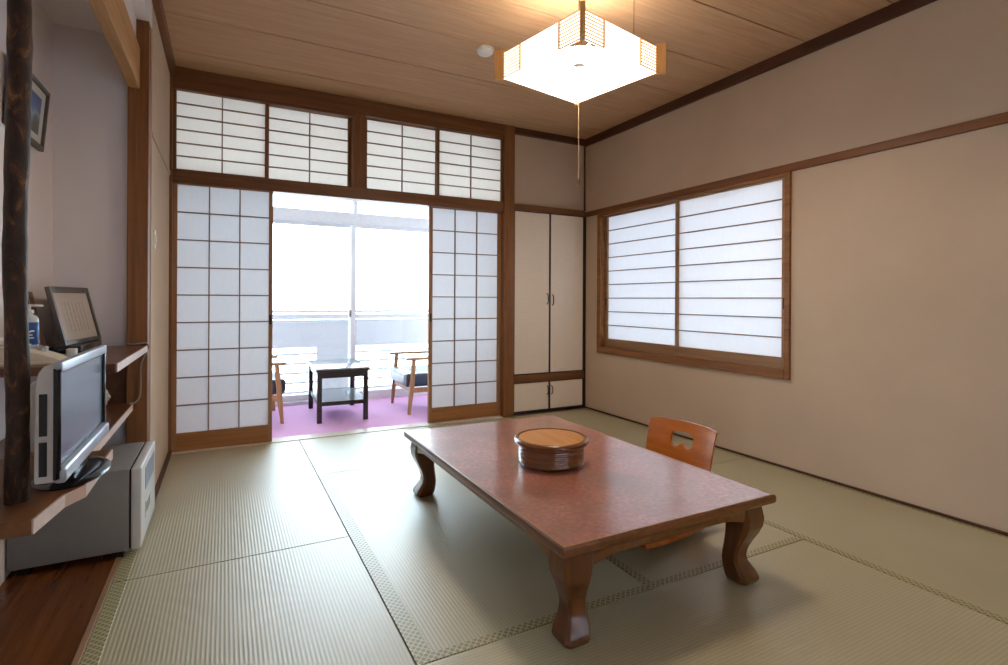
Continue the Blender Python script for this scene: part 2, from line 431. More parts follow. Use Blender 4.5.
for (x0, x1, y0, y1, ax, bs, lb) in mats:
    g = .0015
    cx, cy = (x0 + x1) / 2, (y0 + y1) / 2
    t = thing('tatami_mat', lb, 'mat', (cx, cy, -.055), 0, 'tatami mats')
    obj('rush_cover', MB().box(x0 + g - cx, x1 - g - cx, y0 + g - cy, y1 - g - cy, 0, .0535), 'tatx' if ax == 'x' else 'taty', t, .002)
    hl = .058 if 'n' in bs and x0 < 1 else .048 if x0 < 0 else HB
    def strip(a, b, c, d):
        obj('border', MB().box(a - cx, b - cx, c - cy, d - cy, .03, .0545), 'heri', t, .0012)
    if 'l' in bs: strip(x0 + g, x0 + hl, y0 + g + (HB if 'n' in bs else 0), y1 - g)
    if 'r' in bs: strip(x1 - HB, x1 - g - .012, y0 + g, y1 - g)
    if 'n' in bs: strip(x0 + g, x1 - g, y0 + g, y0 + HB)

# ------------------------------------------------------------------ low table
burl = NT('red_burl_top'); bb = burl.bsdf(None, .32, .5)
v = burl.coord(); n1 = burl.noise(v, 5, 2, .4, .2); n2 = burl.noise(v, 60, 5, .65, .3); n3 = burl.noise(v, 3.2, 2, .4, .2)
col = burl.ramp(n2, [(.34, lin(146, 84, 68)), (.50, lin(180, 110, 93)), (.66, lin(208, 138, 118))])
col = burl.mix(burl.ramp(n1, [(.40, (0, 0, 0, 1)), (.75, (.6, .6, .6, 1))]), col, lin(130, 102, 74))
col = burl.mix(burl.ramp(n3, [(.35, (0, 0, 0, 1)), (.75, (.5, .5, .5, 1))]), col, lin(130, 62, 50))
burl.l(col, bb.inputs['Base Color'])
bb.inputs['IOR'].default_value = 1.95; bb.inputs['Coat Weight'].default_value = .9; bb.inputs['Coat Roughness'].default_value = .16; bb.inputs['Coat IOR'].default_value = 1.85
M['burl'] = burl.m
M['tedge'] = wood('table_edge_wood', lin(94, 50, 16), lin(134, 80, 30), 'y', .32, 1, .5, .2)
M['tleg'] = wood('table_leg_wood', lin(80, 40, 12), lin(120, 68, 22), 'z', .3, 1, .5, .3)
TX0, TX1, TY0, TY1, TH = .867, 1.819, 1.276, 2.822, .33
tcx, tcy = (TX0 + TX1) / 2, (TY0 + TY1) / 2; hx, hy = (TX1 - TX0) / 2, (TY1 - TY0) / 2
tb = thing('low_table', 'long low dining table with red burl top and curved legs', 'table', (tcx, tcy, 0))
def ring(hx_, hy_, z): return [(-hx_, -hy_, z), (hx_, -hy_, z), (hx_, hy_, z), (-hx_, hy_, z)]
pr = [(.014, TH - .034), (.005, TH - .032), (.001, TH - .026), (0, TH - .018), (.0005, TH - .008), (.002, TH - .003), (.004, TH - .0008), (.007, TH)]
ed = MB()
rings = [ring(hx - o, hy - o, z) for o, z in pr]
n = 4; vs = [p for r in rings for p in r]; fs = []
for i in range(len(rings) - 1):
    for k in range(4): fs.append((i * 4 + k, i * 4 + (k + 1) % 4, i * 4 + 4 + (k + 1) % 4, i * 4 + 4 + k))
fs.append((3, 2, 1, 0)); L_ = (len(rings) - 1) * 4
b2 = len(vs); vs += ring(hx - .0125, hy - .0125, TH - .0006)
for k in range(4): fs.append((L_ + k, L_ + (k + 1) % 4, b2 + (k + 1) % 4, b2 + k))
ed.add(vs, fs, False)
obj('edge_frame', ed, 'tedge', tb, .003)['label'] = 'moulded brown edge'
obj('tabletop', MB().box(-hx + .0125, hx - .0125, -hy + .0125, hy - .0125, TH - .02, TH - .0006), 'burl', tb)['label'] = 'glossy red burl panel'
M['inlay'] = plain('pale_inlay', lin(176, 140, 98), .3)
il = MB()
for a, b in ((.0095, .0125),):
    il.box(-hx + a, hx - a, -hy + a, -hy + b, TH - .004, TH + .0004).box(-hx + a, hx - a, hy - b, hy - a, TH - .004, TH + .0004)
    il.box(-hx + a, -hx + b, -hy + b, hy - b, TH - .004, TH + .0004).box(hx - b, hx - a, -hy + b, hy - b, TH - .004, TH + .0004)
obj('inlay_line', il, 'inlay', tb)
def apron(length):
    pts = [(-length / 2, TH - .03)]; N = 28
    for i in range(N + 1):
        u = i / N; x = (u - .5) * length
        e = min(u, 1 - u) * length
        z = TH - .072 if e > .17 else TH - .072 - .024 * (.5 + .5 * math.cos(PI * min(1, e / .17)))
        pts.append((x, z))
    pts.append((length / 2, TH - .03)); return pts
ins = .032
for sg in (-1, 1):
    p = apron(2 * (hx - ins) - .1)
    obj('apron', MB().prism(p, -.012, .012, Matrix.Translation((0, sg * (hy - ins - .014), 0)) @ Matrix.Rotation(PI / 2, 4, 'X')), 'tedge', tb, .003)
    p = apron(2 * (hy - ins) - .1)
    obj('apron', MB().prism(p, -.012, .012, Matrix.Translation((sg * (hx - ins - .014), 0, 0)) @ Matrix.Rotation(PI / 2, 4, 'Z') @ Matrix.Rotation(PI / 2, 4, 'X')), 'tedge', tb, .003)
legprof = [(TH - .031, .052, .0), (.275, .054, .003), (.245, .056, .006), (.215, .053, .006), (.185, .047, .001), (.155, .040, -.007), (.125, .035, -.014), (.10, .034, -.018), (.075, .037, -.017), (.052, .043, -.010), (.032, .048, -.003), (.016, .049, .001), (.006, .045, .001), (0, .041, .0)]
for sx in (-1, 1):
    for sy in (-1, 1):
        rg = []
        for z, hs, off in legprof:
            cx, cy = sx * (hx - .087 + off), sy * (hy - .083 + off)
            q = []
            for a, b in ((-1, -1), (1, -1), (1, 1), (-1, 1)):     # square with clipped corners
                for (u, w) in (((a, b * .72), (a * .72, b)) if (a * b) > 0 else ((a * .72, b), (a, b * .72))):
                    q.append((cx + u * hs, cy + w * hs, z))
            rg.append(q)
        obj('leg', MB().loft(rg), 'tleg', tb)

# ------------------------------------------------------------------ lidded wooden tub on the table
M['tubside'] = None
t = NT('turned_wood_side'); b = t.bsdf(None, .25, .5)
zc = t.noise(t.coord((2, 2, 130)), 1.0, 3)
t.l(t.ramp(zc, [(.35, lin(84, 44, 18)), (.65, lin(140, 86, 40))]), b.inputs['Base Color'])
b.inputs['Coat Weight'].default_value = .5; b.inputs['Coat Roughness'].default_value = .1
M['tubside'] = t.m
t = NT('lid_wood'); b = t.bsdf(None, .28, .5)
t.l(t.ramp(t.noise(t.coord((60, 3, 3)), 1.0, 4), [(.3, lin(184, 116, 40)), (.7, lin(212, 146, 66))]), b.inputs['Base Color'])
b.inputs['Coat Weight'].default_value = .4; b.inputs['Coat Roughness'].default_value = .15
M['lid'] = t.m
bx, by = 1.285, 1.99
bw = thing('lidded_tub', 'round lidded wooden tub standing on the low table', 'food container', (bx, by, TH))
prof = [(0, 0), (.136, 0), (.142, .004)]
for i in range(9):
    z = .010 + i * .0083; prof += [(.1435 + (i % 2) * .0012, z), (.146 - (i % 2) * .0012, z + .004)]
prof += [(.146, .088), (0, .088)]
obj('body', MB().lathe(prof, 64), 'tubside', bw)
lidp = [(0, .0885), (.150, .0885), (.160, .090), (.165, .096), (.166, .103), (.163, .109), (.157, .113), (.149, .1135), (.146, .1115), (.143, .110)]
ld = obj('lid', MB().lathe(lidp + [(0, .110)], 64), 'tubside', bw)
obj('lid_panel', MB().lathe([(0, .1101), (.1425, .1101), (.1425, .1112), (0, .1118)], 64), 'lid', ld)['label'] = 'pale golden lid panel'

# ------------------------------------------------------------------ floor chair
M['ply'] = wood('bent_plywood', lin(160, 80, 18), lin(194, 110, 38), 'y', .26, 1, .5, .4)
zx, zy = 1.79, 1.935
zs = thing('floor_chair', 'legless bent plywood floor chair tucked beside the low table', 'chair', (zx, zy, 0), math.radians(8))
st = MB(); N = 14
prof = []
for i in range(N + 1):
    u = i / N; x = -.33 + .52 * u
    z = .045 + .018 * (2 * u - 1) ** 2 - .006
    prof.append((x, z))
pts = [(x, z - .009) for x, z in prof] + [(x, z + .009) for x, z in prof[::-1]]
obj('seat', st.prism(pts, -.22, .27, Matrix.Rotation(PI / 2, 4, 'X')), 'ply', zs, .003)
each('floor_runner', [(-.18, .18, -.15, -.11, 0, .034), (-.18, .18, .11, .15, 0, .034)], 'ply', zs, .004)
NU, NV = 24, 20; W2, H0, H1 = .196, .045, .43
def backpt(u, w, th):
    y = (u * 2 - 1) * (W2 - .012 * (1 - w))
    z = H0 + (H1 - H0) * w
    x = .185 + .085 * w ** 1.2 - .035 * (1 - (u * 2 - 1) ** 2) * 0 + .03 * (1 - (u * 2 - 1) ** 2) + th
    # curve the lower edge into the seat
    x -= .05 * max(0, 1 - w * 5) ** 2
    return (x, y, z + (-.012 * (u * 2 - 1) ** 4 if w > .9 else 0))
vs, fs = [], []
for th in (0, .013):
    for j in range(NV + 1):
        for i in range(NU + 1): vs.append(backpt(i / NU, j / NV, th))
K = (NU + 1) * (NV + 1)
for j in range(NV):
    for i in range(NU):
        a = j * (NU + 1) + i; q = (a, a + 1, a + NU + 2, a + NU + 1)
        fs.append(q); fs.append(tuple(K + p for p in q[::-1]))
for i in range(NU):
    fs.append((i, K + i, K + i + 1, i + 1)); a = NV * (NU + 1) + i; fs.append((a, a + 1, K + a + 1, K + a))
for j in range(NV):
    a = j * (NU + 1); fs.append((a, a + NU + 1, K + a + NU + 1, K + a)); a += NU; fs.append((a, K + a, K + a + NU + 1, a + NU + 1))
bk = obj('backrest', MB().add(vs, fs, True), 'ply', zs)
# cloud-shaped hand hole
hole = []
for k in range(40):
    a = 2 * PI * k / 40
    y = .066 * math.cos(a); z = .043 * math.sin(a) + .014 * math.cos(a) ** 2 * (1 if math.sin(a) > 0 else -.6)
    if math.sin(a) < 0: z += .026 * math.exp(-(y / .022) ** 2)
    hole.append((y, z + .338))
cutter = obj('cut', MB().prism(hole, -.1, .5, Matrix(((0, 0, 1, 0), (1, 0, 0, 0), (0, 1, 0, 0), (0, 0, 0, 1)))), 'ply')
cutter.parent = zs
bo = bk.modifiers.new('hole', 'BOOLEAN'); bo.object = cutter; bo.operation = 'DIFFERENCE'; bo.solver = 'EXACT'
bpy.context.view_layer.update()
dg = bpy.context.evaluated_depsgraph_get()
nm = bpy.data.meshes.new_from_object(bk.evaluated_get(dg)); bk.modifiers.clear(); bk.data = nm
bpy.data.objects.remove(cutter)

# ------------------------------------------------------------------ sunroom behind the paper doors
EX0, EX1 = -.55, 2.95
struct(obj('floor_sunroom', MB().box(EX0 - .1, XR + .1, YB + .07, YE + .12, -.16, -.03), 'floorside'), 'floor of the sunroom under the carpet', 'floor')
tag(obj('carpet', MB().box(EX0, EX1, YB + .085, YE - .06, -.03, -.018), 'carpet'), 'purple carpet covering the sunroom floor', 'carpet')
struct(obj('wall_sunroom_left', MB().box(EX0 - .1, EX0, YB + .08, YE + .1, -.16, ZC + .05), 'wallw'), 'white end wall of the sunroom toward the alcove', 'wall')
struct(obj('wall_sunroom_right', MB().box(EX1, EX1 + .1, YB + .55, YE + .1, -.16, ZC + .05), 'wallw'), 'white end wall of the sunroom behind the closet', 'wall')
struct(obj('wall_sunroom_closet', MB().box(2.30, XR + .1, YB + .505, YB + .56, -.16, ZC + .05).box(2.31, 2.33, YB + .1, YB + .505, 1.93, ZC + .05), 'wallw'), 'white wall at the back of the closet', 'wall')
struct(obj('wall_sunroom_gap', MB().box(EX0 - .1, XL, YB + .0, YB + .08, -.16, ZC + .05), 'wallw'), 'white wall beside the paper door in the sunroom', 'wall')
struct(obj('ceiling_sunroom', MB().box(EX0, EX1, YB + .08, YE + .1, 2.52, 2.56), 'wallw'), 'white ceiling of the sunroom', 'ceiling')
struct(obj('wall_sunroom_front', MB().box(EX0, EX1, YE - .05, YE + .08, 2.36, 2.52), 'wallw'), 'white strip of wall above the glazed sliding window', 'wall')

w6 = sempty('window_6', 'tall white aluminium sliding window onto the balcony', 'window')
fr = MB()
fr.box(EX0, EX1, YE - .06, YE + .06, -.03, .012).box(EX0, EX1, YE - .06, YE + .06, 2.32, 2.36)
fr.box(EX0, EX0 + .05, YE - .06, YE + .06, .012, 2.32).box(EX1 - .05, EX1, YE - .06, YE + .06, .012, 2.32)
fr.box(EX0 + .05, EX1 - .05, YE - .06, YE + .06, 1.835, 1.955)
fr.box(1.195, 1.235, YE - .05, YE + .05, 1.955, 2.32)
obj('window_frame', fr, 'alu', w6, .004)
def asash(x0, x1, y, sl, sr):
    f = MB().box(x0, x0 + sl, y, y + .03, .012, 1.835).box(x1 - sr, x1, y, y + .03, .012, 1.835)
    f.box(x0 + sl, x1 - sr, y, y + .03, .012, .07).box(x0 + sl, x1 - sr, y, y + .03, 1.80, 1.835)
    s = obj('sash', f, 'alu', w6, .003)
    obj('glass', MB().box(x0 + sl - .004, x1 - sr + .004, y + .013, y + .017, .066, 1.804), 'glass', s)
    return s
sa = asash(EX0 + .05, 1.20, YE + .012, .05, .038)
sb = asash(1.170, EX1 - .05, YE - .04, .055, .05)
each('transom_glass', [(EX0 + .05, 1.195, YE - .003, YE + .001, 1.951, 2.324), (1.235, EX1 - .05, YE - .003, YE + .001, 1.951, 2.324)], 'glass', w6)

obj('latch', MB().rbox(1.155, 1.175, YE - .055, YE - .036, .86, .93, .004), 'steel', w6)

# balcony
struct(obj('floor_balcony', MB().box(-2.5, 5, YE + .13, 7.15, -.35, -.13), 'outer'), 'pale concrete balcony floor outside the sliding window', 'floor')
br = thing('balcony_railing', 'pale balcony railing with solid upper panel and thin bars outside', 'railing', (1, 6.95, -.13))
obj('handrail', MB().rbox(-3.2, 3.6, -.03, .03, 1.005, 1.04, .006), 'steel', br)
obj('second_rail', MB().box(-3.2, 3.6, -.02, .02, .925, .985), 'steel', br)
obj('upper_panel', MB().box(-3.2, 3.6, -.012, .012, .575, .918), 'steel', br)
obj('column_panel', MB().box(.01, .40, -.014, .014, 0, .575), 'steel', br)
each('bar', [(-3.2, 3.6, -.008, .008, .016 + k * .117, .044 + k * .117) for k in range(5)], 'steel', br)
for x in (-3.2, -2.2, -1.1, 1.6, 2.6, 3.6):
    obj('post', MB().box(x - .02, x + .02, .015, .055, 0, 1.005), 'steel', br)

# coffee table
M['darkwood'] = plain('black_brown_wood', lin(44, 34, 34), .3, .5, 0, .1)
tt = NT('table_pane'); tb2 = tt.bsdf(lin(150, 160, 168), .12, .6)
M['panetop'] = tt.m
ct = thing('coffee_table', 'small dark coffee table with pale top on the purple carpet', 'table', (.925, 5.10, -.018), math.radians(-2))
ax, ay, hh = .215, .375, .468
obj('tabletop', MB().rbox(-ax - .01, ax + .01, -ay, ay, hh - .022, hh, .004, 2), 'panetop', ct)['label'] = 'pale glossy table top'
obj('top_rim', MB().box(-ax - .012, ax + .012, -ay - .002, ay + .002, hh - .03, hh - .012), 'darkwood', ct, .003)
for sx in (-1, 1):
    for sy in (-1, 1):
        obj('leg', MB().box(sx * (ax - .02) - .02, sx * (ax - .02) + .02, sy * (ay - .03) - .02, sy * (ay - .03) + .02, 0, hh - .03), 'darkwood', ct, .003)
each('apron', [(-ax + .04, ax - .04, -ay + .02, -ay + .038, hh - .085, hh - .03), (-ax + .04, ax - .04, ay - .038, ay - .02, hh - .085, hh - .03), (-ax + .012, -ax + .03, -ay + .05, ay - .05, hh - .085, hh - .03), (ax - .03, ax - .012, -ay + .05, ay - .05, hh - .085, hh - .03)], 'darkwood', ct)
each('stretcher', [(-ax + .04, ax - .04, -ay + .02, -ay + .038, .145, .18), (-ax + .04, ax - .04, ay - .038, ay - .02, .145, .18), (-ax + .012, -ax + .03, -ay + .05, ay - .05, .145, .18), (ax - .03, ax - .012, -ay + .05, ay - .05, .145, .18)], 'darkwood', ct)
obj('lower_shelf', MB().box(-ax + .03, ax - .03, -ay + .038, ay - .038, .168, .178), 'panetop', ct)

# armchairs
M['chairwood'] = wood('chair_wood', lin(164, 116, 78), lin(196, 150, 108), 'z', .4)
M['navy'] = plain('navy_vinyl', lin(58, 64, 88), .35, .5, 0, .05)
M['seatpale'] = plain('pale_vinyl', lin(170, 174, 180), .3, .5, 0, .03)
def armchair(name, label, loc, rz):
    """faces local -X, width along Y"""
    a = thing(name, label, 'armchair', loc, rz, 'armchairs in the sunroom')
    hw = .30
    for sy in (-1, 1):
        y = sy * hw
        def rg(z, x, hx_, hy_): return [(x - hx_, y - hy_, z), (x + hx_, y - hy_, z), (x + hx_, y + hy_, z), (x - hx_, y + hy_, z)]
        obj('front_leg', MB().loft([rg(0, -.02, .013, .013), rg(.26, .005, .022, .017), rg(.50, .025, .017, .016)], False), 'chairwood', a, .003)
        obj('rear_leg', MB().loft([rg(0, .60, .013, .013), rg(.24, .53, .022, .017), rg(.50, .50, .017, .016)], False), 'chairwood', a, .003)
        obj('armrest', MB().rbox(-.05, .60, y - .026, y + .026, .50, .524, .008, 3), 'chairwood', a)
        obj('side_rail', MB().box(.02, .54, y - .011, y + .011, .20, .245), 'chairwood', a, .003)
    each('seat_rail', [(-.005, .02, -hw + .017, hw - .017, .20, .245), (.52, .545, -hw + .017, hw - .017, .17, .22)], 'chairwood', a, .003)
    obj('seat_cushion', MB().rbox(-.045, .50, -hw + .022, hw - .022, .245, .37, .03, 4), 'navy', a)
    obj('seat_front', MB().rbox(-.055, .09, -hw + .030, hw - .030, .252, .373, .028, 4), 'seatpale', a)['label'] = 'pale front of the cushion'  # paler block over the front of the navy cushion
    bkm = Matrix.Translation((.50, 0, .33)) @ Matrix.Rotation(math.radians(14), 4, 'Y')
    obj('back_cushion', MB().rbox(-.06, .05, -hw + .025, hw - .025, .02, .46, .03, 4, bkm), 'navy', a)
    each('back_post', [(.05, .075, -hw + .02, -hw + .05, -.08, .42), (.05, .075, hw - .05, hw - .02, -.08, .42)], 'chairwood', a, .003, bkm); each('back_rail', [(.05, .075, -hw + .05, hw - .05, .34, .40)], 'chairwood', a, .003, bkm)
    return a
armchair('armchair', 'wooden armchair facing the dark coffee table, half behind the door beside the closet', (1.535, 5.055, -.018), math.radians(-1))
c2 = armchair('armchair', 'wooden armchair whose front legs show past the paper door by the alcove', (.405, 5.19, -.018), PI + math.radians(2))
for ch in c2.children:                                  # this one shows an all-navy cushion
    if ch.name.startswith('seat_front'): ch.data.materials[0] = M['navy']; del ch['label']

# ------------------------------------------------------------------ pendant lamp
M['lampwood'] = wood('lamp_wood', lin(214, 158, 88), lin(236, 188, 122), 'z', .45)
t = NT('lamp_acrylic'); d = t.n('ShaderNodeBsdfDiffuse'); tr_ = t.n('ShaderNodeBsdfTranslucent'); mx = t.n('ShaderNodeMixShader'); mx.inputs[0].default_value = .6
d.inputs[0].default_value = tr_.inputs[0].default_value = (.96, .94, .90, 1)
t.l(d.outputs[0], mx.inputs[1]); t.l(tr_.outputs[0], mx.inputs[2]); t.l(mx.outputs[0], t.out.inputs[0]); M['acrylic'] = t.m
t = NT('lit_lamp_acrylic'); em = t.n('ShaderNodeEmission'); em.inputs[0].default_value = (1.0, .88, .74, 1); em.inputs[1].default_value = 1.6
d = t.n('ShaderNodeBsdfDiffuse'); d.inputs[0].default_value = (.9, .88, .84, 1); ad = t.n('ShaderNodeAddShader')
t.l(em.outputs[0], ad.inputs[0]); t.l(d.outputs[0], ad.inputs[1]); t.l(ad.outputs[0], t.out.inputs[0]); M['litacrylic'] = t.m
M['tube'] = emis('ring_tube_glow', (1.0, .87, .72, 1), 72)
LX, LY, LZ = 1.520, 2.124, 2.142
lp = thing('pendant_lamp', 'square pendant lamp of glowing panels with slatted wooden corners', 'lamp', (LX, LY, LZ), math.radians(11.5))
A, LH = .262, .124
for k in range(4):
    R4 = Matrix.Rotation(k * PI / 2, 4, 'Z')
    obj('shade_panel', MB().box(-A + .006, A - .006, -A, -A + .004, .0, LH, R4), 'litacrylic', lp)
    for (x0, x1) in ((-A, -A + .135), (A - .135, A)):
        f = MB()
        f.box(x0, x0 + .005, -A - .008, -A - .001, 0, LH, R4).box(x1 - .005, x1, -A - .008, -A - .001, 0, LH, R4)
        for j in range(9):
            z = j * (LH - .0035) / 8
            f.box(x0 + .005, x1 - .005, -A - .0065, -A - .0015, z, z + .0032, R4)
        obj('corner_lattice', f, 'lampwood', lp)
    RD = Matrix.Rotation(k * PI / 2 + PI / 4, 4, 'Z'); q = A * math.sqrt(2)
    obj('corner_post', MB().box(q - .006, q + .042, -.011, .011, -.006, LH + .012, RD), 'lampwood', lp, .002)
A1, A2 = A - .006, .13
obj('top_plate', MB().box(-A1, A1, -A1, -A2, LH - .004, LH - .001).box(-A1, A1, A2, A1, LH - .004, LH - .001).box(-A1, -A2, -A2, A2, LH - .004, LH - .001).box(A2, A1, -A2, A2, LH - .004, LH - .001), 'acrylic', lp)
obj('reflector', MB().lathe([(0, .098), (.075, .098), (.085, .092), (.085, .104), (0, .106)], 40), 'white', lp)
def torus(R, r, z): return MB().tube([(R * math.cos(2 * PI * k / 40), R * math.sin(2 * PI * k / 40), z) for k in range(41)], r, 10, None, False)
obj('ring_tube', torus(.150, .012, .060), 'tube', lp); obj('ring_tube', torus(.105, .012, .074), 'tube', lp)
obj('socket', MB().lathe([(0, .050), (.028, .050), (.034, .058), (.034, .098), (0, .098)], 32), 'white', lp)
clips = MB()
for k in range(3):
    clips.box(.03, .165, -.004, .004, .077, .083, Matrix.Rotation(k * 2 * PI / 3, 4, 'Z'))
obj('tube_clip', clips, 'white', lp)
obj('cord', MB().tube([(0, 0, LH - .006), (0, 0, ZC - LZ - .03)], .004, 8), plain('lamp_cord', lin(120, 90, 60), .6), lp)
obj('ceiling_cup', MB().lathe([(0, ZC - LZ - .035), (.02, ZC - LZ - .035), (.045, ZC - LZ - .008), (.047, ZC - LZ), (0, ZC - LZ)], 32), 'cream', lp)
pc = obj('pull_cord', MB().tube([(.0, .0, .052), (.0, 0, -.50)], .0014, 6), plain('pull_string', lin(190, 160, 120), .7), lp)
obj('tassel', MB().lathe([(0, -.535), (.005, -.532), (.006, -.51), (.003, -.498), (0, -.497)], 16), plain('tassel', lin(84, 56, 34), .6), pc)
obj('stay_cord', MB().tube([(.088, -A + .003, LH - .002), (.088, -A + .003, ZC - LZ)], .0016, 6), plain('stay_string', lin(120, 92, 60), .7), lp)

sd = thing('smoke_detector', 'round white smoke detector on the ceiling beside the lamp', 'smoke detector', (1.43, 2.995, ZC))
obj('base_ring', MB().lathe([(0, 0), (.054, 0), (.054, -.012), (0, -.012)], 40), 'white', sd)
obj('cover', MB().lathe([(0, -.012), (.048, -.012), (.048, -.026), (.038, -.036), (.018, -.040), (0, -.040)], 40), 'white', sd)

# ------------------------------------------------------------------ alcove furniture
M['shelfw'] = wood('shelf_wood', lin(80, 46, 26), lin(120, 76, 46), 'y', .28, 1, .5)
M['shelfe'] = plain('pale_shelf_edge', lin(202, 178, 166), .4)
M['boardw'] = wood('board_wood', lin(92, 56, 28), lin(128, 84, 48), 'y', .35, 1, .5)
SZ = .815
us = thing('wall_shelf', 'upper brown shelf carrying telephone and framed sheet in the alcove', 'shelf', (-.71, 2.31, SZ))
obj('shelf_board', MB().prism([(-.009, 0), (.367, 0), (.367, .838), (.283, .838), (.283, .888), (-.009, .888)], -.03, 0), 'shelfw', us, .002)
obj('pale_edge', MB().box(.367, .372, 0, .838, -.03, 0), 'shelfe', us)['label'] = 'pale edge band'
BZ = .53
ls = thing('wall_shelf', 'lower shelf running from the television board to the pillar', 'shelf', (-.71, 2.245, BZ))
obj('shelf_board', MB().prism([(-.009, 0), (.308, 0), (.308, .903), (.283, .903), (.283, .953), (-.009, .953)], -.03, 0), 'shelfw', ls, .002)
obj('pale_edge', MB().box(.308, .313, 0, .905, -.03, 0), 'shelfe', ls)
tvb = thing('television_board', 'thick wooden board carrying the television above the small fridge', 'shelf', (-.71, 1.61, BZ))
poly = [(-.009, 0), (.312, 0), (.334, .17), (.366, .235), (.366, .632), (-.009, .632)]
obj('shelf_board', MB().prism(poly, -.036, 0), 'boardw', tvb, .002)
eb = MB()
for (xa, ya), (xb, yb) in zip(poly[1:4], poly[2:5]):
    dx, dy = xb - xa, yb - ya; l_ = math.hypot(dx, dy); nx, ny = dy / l_ * .004, -dx / l_ * .004
    eb.prism([(xa, ya), (xa + nx, ya + ny), (xb + nx, yb + ny), (xb, yb)], -.034, -.001)
obj('pale_edge', eb, 'shelfe', tvb)  # reflected light on the board's edge put into a pale strip
struct(obj('trim_16', MB().box(XA, -.426, 3.185, 3.2, .53, .785), 'shelfw'), 'brown wooden panel between the two alcove shelves', 'trim')

# bark post
t = NT('bark'); b = t.bsdf(None, .6, .4)
v = t.coord((1, 1, .5)); n1 = t.noise(v, 30, 6, .65, 1.0)
t.l(t.ramp(n1, [(.36, lin(26, 15, 10)), (.54, lin(56, 32, 18)), (.64, lin(104, 66, 38)), (.76, lin(140, 116, 92))]), b.inputs['Base Color'])
t.bump(b, n1, .6, .006); M['bark'] = t.m
pts = []; rs = []
for i in range(40):
    z = i / 39 * (2.34 - BZ); pts.append((.003 * math.sin(z * 7), .003 * math.cos(z * 5), z)); rs.append(.0240 + .0010 * math.sin(z * 23) + .0006 * math.sin(z * 61))
tag(obj('log_post', MB().tube(pts, rs, 18), 'bark', loc=(-.468, 1.767, BZ)), 'dark bark-covered round post rising from the television board', 'post')

# television
M['tvgrey'] = plain('silver_grey_plastic', lin(190, 188, 184), .4, .5, 0, .02)
M['tvsilver'] = plain('satin_silver_plastic', lin(168, 176, 190), .3, .5, .35, .02)
M['tvblack'] = plain('gloss_black_plastic', lin(22, 24, 32), .16, .5, 0, .02)
t = NT('lcd_screen'); t.bsdf(lin(66, 80, 112), .22, .9); M['lcd'] = t.m
tv = thing('television', 'silver flat television on a black oval foot above the small fridge', 'television', (-.396, 1.985, BZ), 0)
# local: screen faces +X, width along Y
y0, y1, z0, z1 = -.290, .268, .075, .352
obj('stand_foot', MB().lathe([(0, 0), (.98, 0), (1.0, .25), (.93, .7), (.7, 1.0), (.3, 1.25), (0, 1.3)], 48, Matrix.Diagonal((.088, .165, .014, 1))), 'tvblack', tv)
obj('stand_neck', MB().rbox(-.03, .02, -.09, .09, .012, .085, .008, 3), 'tvblack', tv)
hp = [(.022, z0 - .015), (.022, z1)]
hp = [(.02, z0 - .018), (.02, z1 + .002), (.008, z1 + .001), (-.003, z1 - .006), (-.012, z1 - .02), (-.017, z1 - .045), (-.018, z1 - .08), (-.020, z0), (-.019, z0 - .018)]
obj('housing', MB().prism([(x, z) for x, z in hp], -y1, -y0, Matrix.Rotation(PI / 2, 4, 'X')), 'tvgrey', tv, .003)
for (a, b) in ((z0 + .10, z0 + .205), (z0 + .0, z0 + .085)):
    obj('side_vent', MB().box(-.010, .006, y0 - .0015, y0 + .002, a, b), 'tvblack', tv)
obj('back_shell', MB().rbox(-.075, -.015, -.13, .2, z0 + .02, z1 - .06, .02, 3), 'tvgrey', tv)
bz = MB()
bz.rbox(.018, .036, y0 - .004, y1 + .004, z1 - .022, z1 + .006, .005, 3)
obj('side_bezel', MB().rbox(.018, .034, y0 - .004, y0 + .003, z0 - .012, z1 - .01, .002, 2), 'tvblack', tv)
obj('side_bezel', MB().rbox(.018, .034, y1 - .010, y1 + .004, z0 - .012, z1 - .01, .003, 2), 'tvblack', tv)
obj('bezel', bz, 'tvsilver', tv)
obj('speaker_bar', MB().rbox(.018, .044, y0 - .004, y1 + .004, z0 - .022, z0 + .018, .009, 4), 'tvsilver', tv)
obj('screen_gasket', MB().box(.018, .029, y0 + .006, y1 - .011, z0 + .018, z0 + .024).box(.018, .029, y0 + .006, y1 - .011, z1 - .028, z1 - .022).box(.018, .029, y1 - .017, y1 - .011, z0 + .018, z1 - .022), 'tvblack', tv)
obj('screen', MB().box(.018, .026, y0 + .006, y1 - .017, z0 + .024, z1 - .028), 'lcd', tv)

# small fridge
M['fside'] = plain('fridge_grey', lin(134, 132, 130), .5, .4, 0, .02)
M['fdoor'] = plain('fridge_door', lin(214, 216, 216), .35, .5, 0, .02)
fg = thing('small_fridge', 'low grey small fridge beneath the television board', 'fridge', (-.50, 2.835, 0))
obj('cabinet', MB().rbox(-.215, .160, -.235, .235, .028, .358, .006, 2), 'fside', fg)
each('foot', [(x - .02, x + .02, y - .02, y + .02, 0, .03) for x in (-.17, .12) for y in (-.2, .2)], 'tvblack', fg)
dr = obj('door', MB().rbox(.166, .202, -.236, .236, .03, .36, .007, 3), 'fdoor', fg)
obj('seal', MB().box(.158, .168, -.228, .228, .036, .352), 'tvblack', fg)
obj('badge_panel', MB().box(.2015, .204, -.12, .17, .235, .325), plain('blue_grey_panel', lin(136, 154, 182), .3), dr)
hdl = MB().box(.2015, .206, -.115, .06, .115, .125).box(.2015, .206, -.115, .06, .175, .185).box(.2015, .206, -.125, -.115, .115, .185)
obj('handle', hdl, 'white', dr); obj('latch_recess', MB().box(.2015, .2035, -.08, .03, .125, .175), plain('latch_grey', lin(120, 112, 96), .4, .5, .4), dr)

